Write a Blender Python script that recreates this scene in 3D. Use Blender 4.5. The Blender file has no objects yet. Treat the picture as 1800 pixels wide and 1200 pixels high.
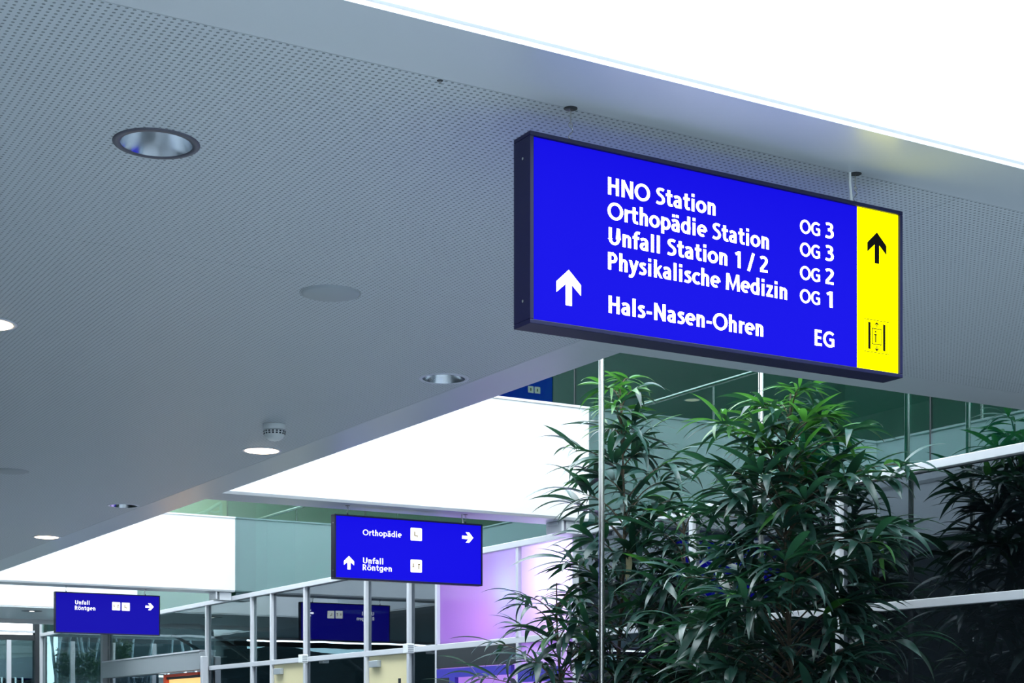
import bpy, math, random
from mathutils import Vector, Matrix
random.seed(11)
scene = bpy.context.scene
COL = scene.collection

# ------------------------------------------------------------------ camera, world, exposure
FPX, HY, CX = 2847.3, 1277.6, 900.0          # focal length and horizon of the photograph
YAW = math.atan((900 + 775.5) / FPX)
EYE = 1.6                                     # camera height; helper heights below are relative to the eye
cam_d = bpy.data.cameras.new('camera'); cam = bpy.data.objects.new('camera', cam_d); COL.objects.link(cam)
cam.location = (0, 0, EYE); cam.rotation_euler = (math.pi/2, 0, -YAW)
cam_d.sensor_width = 36; cam_d.lens = FPX/1800*36; cam_d.shift_y = (HY-600)/1800
cam_d.clip_start = .05; cam_d.clip_end = 300
scene.camera = cam
scene.view_settings.view_transform = 'Standard'; scene.view_settings.look = 'None'
scene.view_settings.exposure = 0.0; scene.view_settings.gamma = 1; scene.view_settings.use_curve_mapping = False
scene.cycles.use_denoising = True
scene.cycles.max_bounces = 10; scene.cycles.diffuse_bounces = 5; scene.cycles.glossy_bounces = 5
scene.cycles.transparent_max_bounces = 16; scene.cycles.caustics_reflective = False
scene.cycles.sample_clamp_indirect = 6
w = bpy.data.worlds.new('world'); scene.world = w; w.use_nodes = True
bg = w.node_tree.nodes['Background']; bg.inputs[0].default_value = (.81, .905, .985, 1); bg.inputs[1].default_value = 9.5

def area_light(name, loc, size, power, color, rot=(0,0,0), shape='DISK'):
    l = bpy.data.lights.new(name, 'AREA'); l.shape = shape; l.size = size; l.energy = power; l.color = color
    o = bpy.data.objects.new(name, l); COL.objects.link(o); o.location = (loc[0], loc[1], loc[2]+EYE); o.rotation_euler = rot
    return o
def point_light(name, loc, r, power, color):
    l = bpy.data.lights.new(name, 'POINT'); l.shadow_soft_size = r; l.energy = power; l.color = color
    o = bpy.data.objects.new(name, l); COL.objects.link(o); o.location = (loc[0], loc[1], loc[2]+EYE)
    return o

# ------------------------------------------------------------------ survey helpers (photo pixel + known plane -> place in the building)
FX, FY = math.sin(YAW), math.cos(YAW)
def ray(px):
    t = (px-CX)/FPX
    return FX + FY*t, FY - FX*t
def on_z(px, py, z):
    d = z*FPX/(HY-py); r = ray(px); return r[0]*d, r[1]*d
def on_x(px, py, X):
    r = ray(px); d = X/r[0]; return r[1]*d, (HY-py)*d/FPX          # -> Y, z
def on_y(px, py, Y):
    r = ray(px); d = Y/r[1]; return r[0]*d, (HY-py)*d/FPX          # -> X, z

# ------------------------------------------------------------------ materials
def mat(name, color=(.8,.8,.8), rough=.5, metal=0, spec=.5, emis=None, estr=1, vary=0, vscale=6):
    m = bpy.data.materials.new(name); m.use_nodes = True
    nt = m.node_tree; b = nt.nodes['Principled BSDF']
    b.inputs['Base Color'].default_value = (*color, 1); b.inputs['Roughness'].default_value = rough
    b.inputs['Metallic'].default_value = metal; b.inputs['Specular IOR Level'].default_value = spec
    if emis: b.inputs['Emission Color'].default_value = (*emis, 1); b.inputs['Emission Strength'].default_value = estr
    if vary:
        tc = nt.nodes.new('ShaderNodeTexCoord'); n = nt.nodes.new('ShaderNodeTexNoise'); n.inputs['Scale'].default_value = vscale
        n.inputs['Detail'].default_value = 4
        r = nt.nodes.new('ShaderNodeMapRange'); r.inputs['To Min'].default_value = 1-vary; r.inputs['To Max'].default_value = 1+vary
        mx = nt.nodes.new('ShaderNodeVectorMath'); mx.operation = 'SCALE'; mx.inputs[0].default_value = color
        nt.links.new(tc.outputs['Object'], n.inputs['Vector']); nt.links.new(n.outputs['Fac'], r.inputs['Value'])
        nt.links.new(r.outputs[0], mx.inputs['Scale']); nt.links.new(mx.outputs[0], b.inputs['Base Color'])
    return m

def perforated(name, color, pitch=.0206, radius=.0042):
    m = mat(name, color, .48); nt = m.node_tree; N = nt.nodes; L = nt.links; b = N['Principled BSDF']
    geo = N.new('ShaderNodeNewGeometry'); sep = N.new('ShaderNodeSeparateXYZ'); L.new(geo.outputs['Position'], sep.inputs[0])
    def M(op, a, bb=None):
        n = N.new('ShaderNodeMath'); n.operation = op
        for i, v in enumerate((a, bb)):
            if v is None: continue
            if isinstance(v, (int, float)): n.inputs[i].default_value = v
            else: L.new(v, n.inputs[i])
        return n.outputs[0]
    fx = M('SUBTRACT', M('FRACT', M('DIVIDE', sep.outputs['X'], pitch)), .5)
    fy = M('SUBTRACT', M('FRACT', M('DIVIDE', sep.outputs['Y'], pitch)), .5)
    d = M('SQRT', M('ADD', M('MULTIPLY', fx, fx), M('MULTIPLY', fy, fy)))
    hole = N.new('ShaderNodeMapRange'); L.new(d, hole.inputs['Value'])
    hole.inputs['From Min'].default_value = radius/pitch*.82; hole.inputs['From Max'].default_value = radius/pitch*1.12
    mix = N.new('ShaderNodeMix'); mix.data_type = 'RGBA'; L.new(hole.outputs[0], mix.inputs['Factor'])
    mix.inputs['A'].default_value = (color[0]*.40, color[1]*.42, color[2]*.43, 1); mix.inputs['B'].default_value = (*color, 1)
    L.new(mix.outputs['Result'], b.inputs['Base Color'])
    bump = N.new('ShaderNodeBump'); bump.inputs['Distance'].default_value = .006; bump.inputs['Strength'].default_value = .8
    L.new(hole.outputs[0], bump.inputs['Height']); L.new(bump.outputs[0], b.inputs['Normal'])
    return m

def glass(name, tint, r0=.06, refl=(1,1,1), wav=0.0, rough=0.0):
    """thin architectural glass: tinted see-through plus angle dependent mirror"""
    m = bpy.data.materials.new(name); m.use_nodes = True; nt = m.node_tree; N = nt.nodes; L = nt.links
    N.remove(N['Principled BSDF']); out = N['Material Output']
    tr = N.new('ShaderNodeBsdfTransparent'); tr.inputs[0].default_value = (*tint, 1)
    gl = N.new('ShaderNodeBsdfGlossy'); gl.inputs['Roughness'].default_value = rough; gl.inputs[0].default_value = (*refl, 1)
    geo = N.new('ShaderNodeNewGeometry'); dot = N.new('ShaderNodeVectorMath'); dot.operation = 'DOT_PRODUCT'
    L.new(geo.outputs['Incoming'], dot.inputs[0]); L.new(geo.outputs['True Normal'], dot.inputs[1])
    def M(op, a, b=None):
        n = N.new('ShaderNodeMath'); n.operation = op
        for i, v in enumerate((a, b)):
            if v is None: continue
            if isinstance(v, (int, float)): n.inputs[i].default_value = v
            else: L.new(v, n.inputs[i])
        return n.outputs[0]
    c = M('ABSOLUTE', dot.outputs['Value'])
    f = M('ADD', M('MULTIPLY', M('POWER', M('SUBTRACT', 1.0, c), 4.0), 1-r0), r0)
    mx = N.new('ShaderNodeMixShader'); L.new(f, mx.inputs[0]); L.new(tr.outputs[0], mx.inputs[1]); L.new(gl.outputs[0], mx.inputs[2])
    if wav:
        n = N.new('ShaderNodeTexNoise'); n.inputs['Scale'].default_value = 1.3; n.inputs['Detail'].default_value = 1
        L.new(geo.outputs['Position'], n.inputs['Vector'])
        b = N.new('ShaderNodeBump'); b.inputs['Strength'].default_value = wav; b.inputs['Distance'].default_value = .02
        L.new(n.outputs['Fac'], b.inputs['Height']); L.new(b.outputs[0], gl.inputs['Normal'])
    L.new(mx.outputs[0], out.inputs['Surface'])
    return m

def leaf_mat(name, c1, c2, trans, rough=.34):
    m = mat(name, c1, rough, spec=.6); nt = m.node_tree; N = nt.nodes; L = nt.links; b = N['Principled BSDF']
    oi = N.new('ShaderNodeObjectInfo'); geo = N.new('ShaderNodeNewGeometry')
    nz = N.new('ShaderNodeTexNoise'); nz.inputs['Scale'].default_value = 9; L.new(geo.outputs['Position'], nz.inputs['Vector'])
    ad = N.new('ShaderNodeMath'); ad.operation = 'MULTIPLY_ADD'; L.new(oi.outputs['Random'], ad.inputs[0]); ad.inputs[1].default_value = .5
    L.new(nz.outputs['Fac'], ad.inputs[2])
    sb = N.new('ShaderNodeMath'); sb.operation = 'SUBTRACT'; sb.use_clamp = True; L.new(ad.outputs[0], sb.inputs[0]); sb.inputs[1].default_value = .25
    mix = N.new('ShaderNodeMix'); mix.data_type = 'RGBA'; L.new(sb.outputs[0], mix.inputs['Factor'])
    mix.inputs['A'].default_value = (*c1, 1); mix.inputs['B'].default_value = (*c2, 1); L.new(mix.outputs['Result'], b.inputs['Base Color'])
    tl = N.new('ShaderNodeBsdfTranslucent'); tl.inputs[0].default_value = (*trans, 1)
    ms = N.new('ShaderNodeMixShader'); ms.inputs[0].default_value = .25
    L.new(b.outputs[0], ms.inputs[1]); L.new(tl.outputs[0], ms.inputs[2]); L.new(ms.outputs[0], N['Material Output'].inputs['Surface'])
    return m

M_CEIL = mat('ceiling_paint', (.62,.67,.70), .33, spec=1)
M_PERF = perforated('perforated_board', (.62,.67,.70))
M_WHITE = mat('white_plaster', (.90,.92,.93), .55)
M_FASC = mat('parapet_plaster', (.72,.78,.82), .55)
M_TRIMW = mat('white_cap', (.80,.84,.86), .4)
M_ALU = mat('painted_aluminium', (.66,.68,.71), .38, spec=.6)
M_ALUD = mat('grey_aluminium', (.36,.40,.42), .4)
M_DARK = mat('dark_metal', (.03,.035,.04), .4)
M_GREY = mat('interior_grey', (.40,.43,.43), .7, vary=.06, vscale=2)
M_FLOOR = mat('stone_floor', (.245,.275,.30), .35, vary=.12, vscale=1.5)
M_HALL = mat('hall_wall', (.22,.25,.28), .7, vary=.05, vscale=1)
M_SLAB = mat('slab_concrete', (.45,.46,.46), .8, vary=.08)
M_GREEN = glass('green_glass', (.15,.42,.34), .125, (.72,.95,1), .015)
M_PGREEN = glass('pale_green_glass', (.50,.62,.50), .10, (.75,.95,1), .015)
M_DGLASS = glass('dark_glass', (.20,.24,.27), .115, (.82,.92,1), .04)
M_CGLASS = glass('clear_glass', (.42,.52,.53), .07, (.85,.97,1), .10)
M_NAVY = mat('navy_frame', (.010,.010,.045), .38, spec=.22)
M_BLUE = mat('sign_blue', (.004,.004,.03), .5, spec=0, emis=(.006,.003,.78), estr=1)
M_BLUE3 = mat('sign_blue_dim', (.004,.004,.03), .5, spec=0, emis=(.008,.005,.40), estr=1)
M_YEL = mat('sign_yellow', (.2,.2,.0), .5, spec=0, emis=(1,.96,0), estr=3.0)
M_LET = mat('sign_white', (.8,.8,.8), .4, emis=(1,.95,1), estr=2.8)
M_LET2 = mat('sign_white_small', (.5,.5,.5), .4, emis=(1,.97,1), estr=1.0)
M_ICON = mat('icon_white', (.5,.5,.45), .4, emis=(1,.97,.86), estr=.95)
M_BLK = mat('print_black', (.006,.006,.006), .6, spec=0)
M_BRN = mat('print_brown', (.16,.08,.02), .5)
M_STEEL = mat('stainless_steel', (.62,.60,.56), .22, metal=1)
M_REFL = mat('reflector_aluminium', (.72,.76,.80), .20, metal=1)
M_RING = mat('dark_ring', (.10,.10,.13), .45)
M_RINGW = mat('white_ring', (.75,.78,.85), .4)
M_LAMP = mat('lamp_glow', (1,.9,.8), .5, emis=(1,.74,.50), estr=9)
M_LAMPU = mat('lamp_upper', (.9,.85,.7), .5, emis=(1,.86,.6), estr=1.6)
M_LAMPC = mat('lamp_cool', (1,1,1), .5, emis=(1,.97,.92), estr=3)
M_COVER = mat('round_cover', (.44,.49,.51), .5)
M_PLAST = mat('white_plastic', (.90,.93,.91), .4)
M_CREAM = mat('cream_door', (.86,.76,.45), .4)
M_RED = mat('red_frame', (.70,.08,.03), .4)
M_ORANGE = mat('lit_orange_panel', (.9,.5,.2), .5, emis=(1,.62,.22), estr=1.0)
M_BARK = mat('bark', (.10,.075,.05), .8, vary=.3, vscale=40)
M_STREAK = mat('pale_bark', (.22,.27,.30), .6, vary=.15, vscale=8)
M_POT = mat('planter_grey', (.2,.2,.2), .5)
M_SOIL = mat('soil', (.05,.035,.02), .9, vary=.3, vscale=30)
M_RAIL = mat('brown_handrail', (.13,.11,.10), .35)
M_STEP = mat('dark_stair', (.05,.06,.065), .5)
M_NOSE = mat('pale_nosing', (.65,.75,.80), .4)
M_PALEBLUE = mat('pale_blue_metal', (.55,.78,.85), .35)
M_UPCREAM = mat('upper_wall_cream', (.55,.60,.45), .7, vary=.1, vscale=1)
M_HEDGE = leaf_mat('shrub_leaf', (.02,.05,.01), (.04,.09,.02), (.05,.12,.03))
M_OUTD = mat('far_building', (.012,.022,.026), .6, spec=.15, vary=.25, vscale=.6)
M_OUTL = mat('far_building_pale', (.16,.19,.19), .6)
M_LEAF = leaf_mat('leaf_mature', (.020,.056,.054), (.028,.085,.064), (.02,.10,.03), .30)
M_YOUNG = leaf_mat('leaf_young', (.025,.11,.03), (.07,.24,.035), (.09,.34,.04), .36)
M_DEAD = mat('leaf_withered', (.60,.55,.32), .6)
M_VIOLET = mat('violet_frame', (.06,.05,.45), .35)

def diffuser(name, c):
    m = bpy.data.materials.new(name); m.use_nodes = True; nt = m.node_tree; N = nt.nodes; L = nt.links
    N.remove(N['Principled BSDF'])
    t = N.new('ShaderNodeBsdfTranslucent'); t.inputs[0].default_value = (*c, 1)
    g = N.new('ShaderNodeBsdfGlossy'); g.inputs['Roughness'].default_value = .05
    mx = N.new('ShaderNodeMixShader'); mx.inputs[0].default_value = .07
    L.new(t.outputs[0], mx.inputs[1]); L.new(g.outputs[0], mx.inputs[2]); L.new(mx.outputs[0], N['Material Output'].inputs['Surface'])
    return m
M_FILM = diffuser('frosted_film', (.90,.80,.97))
M_LILAC = mat('lilac_room', (.70,.52,.86), .6)

# ------------------------------------------------------------------ mesh builder
ORG = {}
def org(o): return ORG.get(o.name, Vector((0,0,0)))
def props(o, label=None, cat=None, group=None, kind=None):
    if label: o['label'] = label
    if cat: o['category'] = cat
    if group: o['group'] = group
    if kind: o['kind'] = kind
    return o
def thing(name, label, cat, loc=(0,0,0), group=None, kind=None):
    o = bpy.data.objects.new(name, None); COL.objects.link(o); o.empty_display_size = .1
    o.location = (loc[0], loc[1], loc[2]+EYE); ORG[o.name] = Vector(o.location)
    return props(o, label, cat, group, kind)
class MB:
    def __init__(s): s.v = []; s.f = []; s.sm = []
    def add(s, vs, fs, smooth=False):
        n = len(s.v); s.v += [tuple(v) for v in vs]; s.f += [tuple(i+n for i in f) for f in fs]; s.sm += [smooth]*len(fs); return s
    def box(s, x0,x1,y0,y1,z0,z1):
        return s.add([(x,y,z) for x in (x0,x1) for y in (y0,y1) for z in (z0,z1)],
            [(0,1,3,2),(4,6,7,5),(0,4,5,1),(2,3,7,6),(0,2,6,4),(1,5,7,3)])
    def tube(s, pts, r, n=10, cap=True):
        pts = [Vector(p) for p in pts]; rs = r if isinstance(r, (list,tuple)) else [r]*len(pts); vs = []; fs = []
        for i, p in enumerate(pts):
            t = (pts[min(i+1,len(pts)-1)] - pts[max(i-1,0)]).normalized()
            a = t.cross(Vector((0,0,1)) if abs(t.z) < .9 else Vector((1,0,0))).normalized(); b = t.cross(a)
            vs += [p + (a*math.cos(2*math.pi*k/n) + b*math.sin(2*math.pi*k/n))*rs[i] for k in range(n)]
        for i in range(len(pts)-1):
            fs += [(i*n+k, i*n+(k+1)%n, (i+1)*n+(k+1)%n, (i+1)*n+k) for k in range(n)]
        s.add(vs, fs, True)
        if cap: s.add(vs[:n], [tuple(range(n))[::-1]]); s.add(vs[-n:], [tuple(range(n))])
        return s
    def lathe(s, c, prof, n=40, smooth=True):
        vs = [(c[0]+r*math.cos(2*math.pi*k/n), c[1]+r*math.sin(2*math.pi*k/n), c[2]+z) for r, z in prof for k in range(n)]
        return s.add(vs, [(i*n+k, i*n+(k+1)%n, (i+1)*n+(k+1)%n, (i+1)*n+k) for i in range(len(prof)-1) for k in range(n)], smooth)
    def disc(s, c, r, n=40):
        return s.add([(c[0]+r*math.cos(2*math.pi*k/n), c[1]+r*math.sin(2*math.pi*k/n), c[2]) for k in range(n)], [tuple(range(n))[::-1]])
    def prism(s, poly, y0, y1):                         # polygon in X,z pushed from y0 to y1
        n = len(poly)
        return s.add([(p[0], y0, p[1]) for p in poly]+[(p[0], y1, p[1]) for p in poly],
            [tuple(range(n)), tuple(range(n, 2*n))[::-1]] + [(i, i+n, (i+1)%n+n, (i+1)%n) for i in range(n)])
    def build(s, name, m, parent=None, label=None, cat=None, group=None, kind=None, bevel=0, at=None):
        po = org(parent) if parent else Vector((0,0,0))
        if at is None and not parent: at = (0,0,-EYE)
        o0 = Vector((at[0], at[1], at[2]+EYE)) if at else po
        me = bpy.data.meshes.new(name)
        me.from_pydata([(x-o0.x, y-o0.y, z+EYE-o0.z) for x,y,z in s.v], [], s.f); me.update()
        for p, q in zip(me.polygons, s.sm): p.use_smooth = q
        me.materials.append(m)
        o = bpy.data.objects.new(name, me); COL.objects.link(o)
        if parent: o.parent = parent
        o.location = o0 - po; ORG[o.name] = o0
        if bevel:
            b = o.modifiers.new('bevel', 'BEVEL'); b.width = bevel; b.segments = 2; b.limit_method = 'ANGLE'
        return props(o, label, cat, group, kind)
def B(*a): return MB().box(*a)

# ------------------------------------------------------------------ building dimensions (heights relative to the eye)
CZ = 1.8                # underside of the ceilings
FT = 2.8                # top of the parapets
XE = 4.4                # atrium edge of the corridor ceiling
XW = 7.77               # glazed wall
B1a, B1b = 3.668, 6.453 # first bridge, near and far edge
YE = 30.6

# lamps: (x, y, kind)
LAMPS = [(*on_z(275,252,CZ), 'unlit_dark'), (*on_z(780,665,CZ), 'unlit_white'), (*on_z(217,888.5,CZ), 'unlit_white'),
         (*on_z(460,791.5,CZ), 'lit'), (*on_z(82,943.5,CZ), 'lit'), (*on_z(-22,568.5,CZ), 'lit')]
COVERS = [on_z(581,515,CZ), on_z(18,827.5,CZ)]
HR = .112; HS = .124

def board(name, m, x0, x1, y0, y1, parent, z=CZ, holes=()):
    """one ceiling board seen from below, with round openings"""
    mb = MB(); g = .0012; x0 += g; x1 -= g; y0 += g; y1 -= g
    hs = sorted(h for h in holes if x0 < h[0]-HS and h[0]+HS < x1 and y0 < h[1]-HS and h[1]+HS < y1)
    cuts = [x0] + [(p[0]+q[0])/2 for p, q in zip(hs, hs[1:])] + [x1]
    for i, (xa, xb) in enumerate(zip(cuts, cuts[1:])):
        h = hs[i] if hs else None
        xs = sorted({xa, xb, *([h[0]-HS, h[0]+HS] if h else [])}); ys = sorted({y0, y1, *([h[1]-HS, h[1]+HS] if h else [])})
        for a, b in zip(xs, xs[1:]):
            for c, d in zip(ys, ys[1:]):
                if not (h and abs((a+b)/2-h[0]) < 1e-4 and abs((c+d)/2-h[1]) < 1e-4):
                    mb.add([(a,c,z),(a,d,z),(b,d,z),(b,c,z)], [(0,1,2,3)]); continue
                n = 48; ci = []; sq = []
                for k in range(n):
                    t = 2*math.pi*k/n; cx, sy = math.cos(t), math.sin(t); q = HS/max(abs(cx), abs(sy))
                    ci.append((h[0]+HR*cx, h[1]+HR*sy, z)); sq.append((h[0]+q*cx, h[1]+q*sy, z))
                mb.add(ci+sq, [(k, (k+1)%n, n+(k+1)%n, n+k) for k in range(n)])
    t = .0125
    for a, b in (((x0,y0),(x1,y0)), ((x1,y0),(x1,y1)), ((x1,y1),(x0,y1)), ((x0,y1),(x0,y0))):
        mb.add([(*a,z),(*b,z),(*b,z+t),(*a,z+t)], [(0,1,2,3)])
    return mb.build(name, m, parent)

# ------------------------------------------------------------------ setting: ceilings and bridges
ceil = thing('ceiling', 'grey perforated ceiling over the corridor with plain painted borders', None, (0, B1a, CZ), kind='structure')
holes = [(l[0], l[1]) for l in LAMPS]
MG = .31
XL = -6.0
board('plain_border', M_CEIL, XL, XW, B1a, B1a+MG, ceil)
ysplit = [B1a+MG, 5.98, 8.3, 10.6, 11.87, 14.2, 16.6, 19.0, 21.4, 23.8, 26.2, 28.4, YE]
xsplit = [XL, XE-.297]
for a, b in zip(ysplit, ysplit[1:]):
    for c, d in zip(xsplit, xsplit[1:]):
        board('perforated_board', M_PERF, c, d, a, b, ceil, holes=holes)
for c, d in ((XE-.297, XW),):
    board('perforated_board', M_PERF, c, d, B1a+MG, 5.98, ceil, holes=holes)
    board('perforated_board', M_PERF, c, d, 5.98, B1b-.31, ceil, holes=holes)
board('plain_border', M_CEIL, XE-.297, XW, B1b-.31, B1b, ceil)
for a, b in ((B1b, 11.87), (11.87, 16.6), (16.6, 21.4), (21.4, YE)):
    board('plain_border', M_CEIL, XE-.297, XE, a, b, ceil, holes=holes)

up = thing('upper_floor', 'upper floor slab over the corridor and first bridge', None, (0, B1a, CZ+.3), kind='structure')
B(XL, XE-.2, B1a+.2, YE, CZ+.3, CZ+.42).build('corridor_slab', M_SLAB, up)
B(XE-.2, XW, B1a+.2, B1b-.2, CZ+.3, CZ+.42).build('bridge_slab', M_SLAB, up)

def parapet(name, x0, x1, y0, y1, label, m=M_WHITE, groove=None):
    t = thing(name, label, None, ((x0+x1)/2, (y0+y1)/2, CZ), kind='structure')
    B(x0,x1,y0,y1,CZ+.022,FT-.02).build('panel', m, t)
    if y1-y0 < x1-x0: mb = MB().add([(x0,y0+.018,CZ+.001),(x1,y0+.018,CZ+.001),(x1,y0,CZ+.022),(x0,y0,CZ+.022)], [(0,1,2,3)])
    else: mb = MB().add([(x1-.018,y0,CZ+.001),(x1-.018,y1,CZ+.001),(x1,y1,CZ+.022),(x1,y0,CZ+.022)], [(0,1,2,3)])
    mb.build('drip_edge', M_WHITE, t)
    B(x0-.01,x1+.01,y0-.012,y1+.012,FT-.02,FT).build('coping', M_TRIMW, t)
    return t
parapet('trim_1', XL, XW-.004, B1a, B1a+.2, 'bright white parapet above the ceiling edge nearest the viewer')
parapet('trim_2', XE-.01, XW-.004, B1b-.2, B1b, 'far parapet of the first bridge')
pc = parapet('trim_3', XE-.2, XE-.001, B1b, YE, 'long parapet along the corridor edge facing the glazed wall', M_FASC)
B(XE-.001, XE+.004, B1b, YE, 2.31, 2.345).build('reveal_strip', M_ALUD, pc)
def beam(name, y0, y1, label, w):
    t = parapet(name, XE+.001, XW-.004, y0, y1, label)
    m = MB().add([(XE+.001,y0+.018,CZ),(XE+.001,y1,CZ),(XW-.004,y1,CZ),(XW-.004,y0+.018,CZ)], [(0,1,2,3)])
    m.build('soffit', M_CEIL, t)
    # steel bracket that carries the beam down onto the rail of the glazed wall
    b = MB().box(XW-.20, XW-.034, y0+.06, y0+.30, 1.69, CZ-.001).box(XW-.26, XW-.235, y0+.04, y0+.3, 1.70, CZ-.001)
    b.box(XW-.27, XW-.19, y0+.10, y0+.26, 1.765, 1.785)
    b.build('bracket', M_ALU, t, bevel=.004)
    return t
beam('trim_4', 11.87, 12.25, 'white beam behind the potted trees, carrying the middle sign', 1)
beam('trim_5', 20.47, 20.87, 'white beam far down the hall, carrying the farthest sign', 1)
t4 = parapet('trim_6', XE+.001, XW-.004, 24.7, 24.9, 'pale parapet of the farthest bridge, under the farthest beam')
board('soffit', M_CEIL, XE, XW-.02, 24.7, 27.5, t4)
B(XE+.001, XW-.004, 27.3, 27.5, CZ+.02, FT).build('far_panel', M_WHITE, t4)
B(XE+.001, XW-.004, 27.44, 27.5, CZ-.07, CZ+.02).build('edge_strip', M_WHITE, t4)

# corridor balustrade on top of the long parapet (seen mirrored in the green glass)
bal = thing('balustrade', 'steel handrail on slim posts above the corridor parapet, mirrored in green glass', 'railing', (XE-.1, 6.6, FT))
MB().tube([(XE-.1, 6.5, 3.87), (XE-.1, YE-.2, 3.87)], .026, 10).build('handrail', M_STEEL, bal)
y = 6.6
while y < YE-.2:
    MB().tube([(XE-.1, y, FT), (XE-.1, y, 3.85)], .012, 6).build('post', M_STEEL, bal); y += 4.0

# upper storey over the corridor
UZ = 5.95
uc = thing('ceiling', 'grey ceiling of the upper storey', None, (0, 18, UZ), kind='structure')
B(XL, XE-.3, B1a, YE+4, UZ, UZ+.2).build('soffit', M_GREY, uc)
B(XL-.2, XL, B1a, YE+4, FT-.4, UZ).build('rear_panel', M_GREY, uc)
B(XL, 1.0, -8, B1a-1.2, UZ, UZ+.2).build('hall_soffit', M_GREY, uc)  # unseen panel added over the hall to cut daylight on its floor
B(XL, XW+4, YE+1.9, YE+2.1, FT, UZ+.2).build('end_panel', M_UPCREAM, uc)

# ------------------------------------------------------------------ setting: floor and hall walls (out of frame, they bounce the daylight)
B(XL-2, XW+4.2, -8, YE+14, -EYE-.1, -EYE).build('floor', M_FLOOR, kind='structure', label='grey stone floor of the hall')
B(XL-.2, XL, -8, YE, -EYE, CZ+.3).build('wall_left', M_HALL, kind='structure', label='grey side wall of the corridor')
B(XL-.2, XW+.1, -8.2, -8, -EYE, UZ).build('wall_back', M_HALL, kind='structure', label='grey wall behind the viewer')

# ------------------------------------------------------------------ glazed wall
wr = thing('wall_right', 'glazed wall of green and dark panes between pale aluminium mullions', None, (XW, 15, -EYE), kind='structure')
RT, RB, TT, TB = 1.747, 1.688, .846, .787      # rail top/bottom, transom top/bottom
B(XW-.03, XW+.06, -8, YE, RB, RT).build('top_rail', M_ALU, wr, bevel=.004)
B(XW-.018, XW+.06, -8, 21.45, TB, TT).build('transom', M_ALU, wr, bevel=.004)
MULL = [on_x(p, 1000, XW)[0] for p in (1476,1217.5,1012,912,769.5,719.5,644,537,478,443.5,364)]
MULL = [5.2, 6.75] + MULL
def mull_top(y): return RB
for i, y in enumerate(MULL):
    B(XW-.022, XW+.05, y-.023, y+.023, TT, RB).build('mullion', M_ALU, wr, bevel=.003)
    B(XW-.022, XW+.05, y-.023, y+.023, -EYE, TB).build('mullion', M_ALU, wr, bevel=.003)
# mullions of the far glazing, which is carried by a deep band instead of the transom
for p in (186,):
    y = on_x(p, 1140, XW)[0]; B(XW-.07, XW+.07, y-.06, y+.06, -EYE, RB).build('mullion', M_ALUD, wr, bevel=.003)
YF = on_x(190, 1165, XW)[0]
# panes
def pane(x, y0, y1, z0, z1, m): return B(x-.004, x+.004, y0, y1, z0, z1).build('pane', m, wr)
ystart = [-8, -2] + MULL
FILMY = (MULL[4], MULL[5], MULL[6])     # mullions at px 1012, 912, 770
doors = [(MULL[9], MULL[10]), (MULL[7], MULL[8])]
for a, b in zip(ystart, ystart[1:]):
    a2, b2 = a+.02, b-.02
    if a in FILMY[:2]: continue
    m = M_CGLASS if a > 18.9 else M_DGLASS
    pane(XW+.02, a2, b2, TT, RB, m)
    if not any(abs(a-d[0]) < .01 for d in doors): pane(XW+.02, a2, b2, -EYE, TB, M_DGLASS)
pane(XW+.02, MULL[-1]+.02, YF-.06, 1.06, RB, M_CGLASS); pane(XW+.02, YF+.06, YE-.1, -EYE, RB, M_CGLASS)
JO = [-8, -.88, 3.45, 7.78, 12.11, 16.44, 20.77, 25.1, YE]
for a, b in zip(JO, JO[1:]):
    pane(XW+.0, a+.008, b-.008, RT, 5.4, M_GREEN if a < 20.7 else M_PGREEN)
    if b < YE: B(XW-.002, XW+.012, b-.008, b+.008, RT, 5.4).build('joint', M_DARK, wr)
# far band over the glazed entrance with the lit orange panel
B(XW-.10, XW+.05, MULL[-1]+.03, YF-.02, .80, 1.07).build('band', M_ALUD, wr, bevel=.006)
B(XW-.11, XW+.02, MULL[-1]+.03, YF-.02, 1.055, 1.075).build('band_edge', M_ALU, wr)
pane(XW+.02, 23.75, YF-.06, -EYE, .80, M_DGLASS)
B(XW-.12, XW-.03, MULL[-1]-.14, MULL[-1]-.05, -EYE, .98).build('corner_post', M_ALU, wr, bevel=.01)

# interior behind the glazing
inn = thing('wall_interior', 'rooms behind the glazed wall', None, (XW+3, 15, -EYE), kind='structure')
B(XW+3.4, XW+3.5, -8, YE, -EYE, 5.6).build('inner_partition', M_GREY, inn)
B(XW+.06, XW+3.5, -8, YE, 1.70, 1.74).build('intermediate_floor', M_GREY, inn)
B(XW+.06, XW+3.5, -8, YE, 5.4, 5.5).build('inner_ceiling', M_GREY, inn)
B(XW+.4, XW+.8, 20.35, 20.75, 1.76, 5.4).build('column', M_WHITE, inn)
B(XW+.9, XW+3.4, 9.6, 9.7, 1.76, 5.4).build('partition', M_GREY, inn)
B(XW+.06, XW+2.5, 27.5, 27.6, 1.76, 5.4).build('cream_partition', M_UPCREAM, inn)
B(XW+.06, XW+3.4, YE-.1, YE, 1.76, 5.4).build('end_partition', M_GREY, inn)
for i, yy in enumerate((5, 9, 13, 17, 21.5, 26)):
    area_light('upper_room_light', (XW+1.7, yy, 5.3), 1.2, 28, (1,.97,.9))  # unseen fill lights added to brighten the rooms behind the green glass
for yy in (5, 8, 11, 16.5):
    area_light('lower_room_light', (XW+1.9, yy, 1.6), 1.2, 16, (.9,.96,1))  # weak unseen fill lights, added to lift the dark panes to grey
for yy in (20.5, 25.5):
    area_light('stair_room_light', (XW+1.8, yy, 1.6), .8, 9, (.9,.97,1))  # unseen fill lights added so the stair shows through the panes

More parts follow.
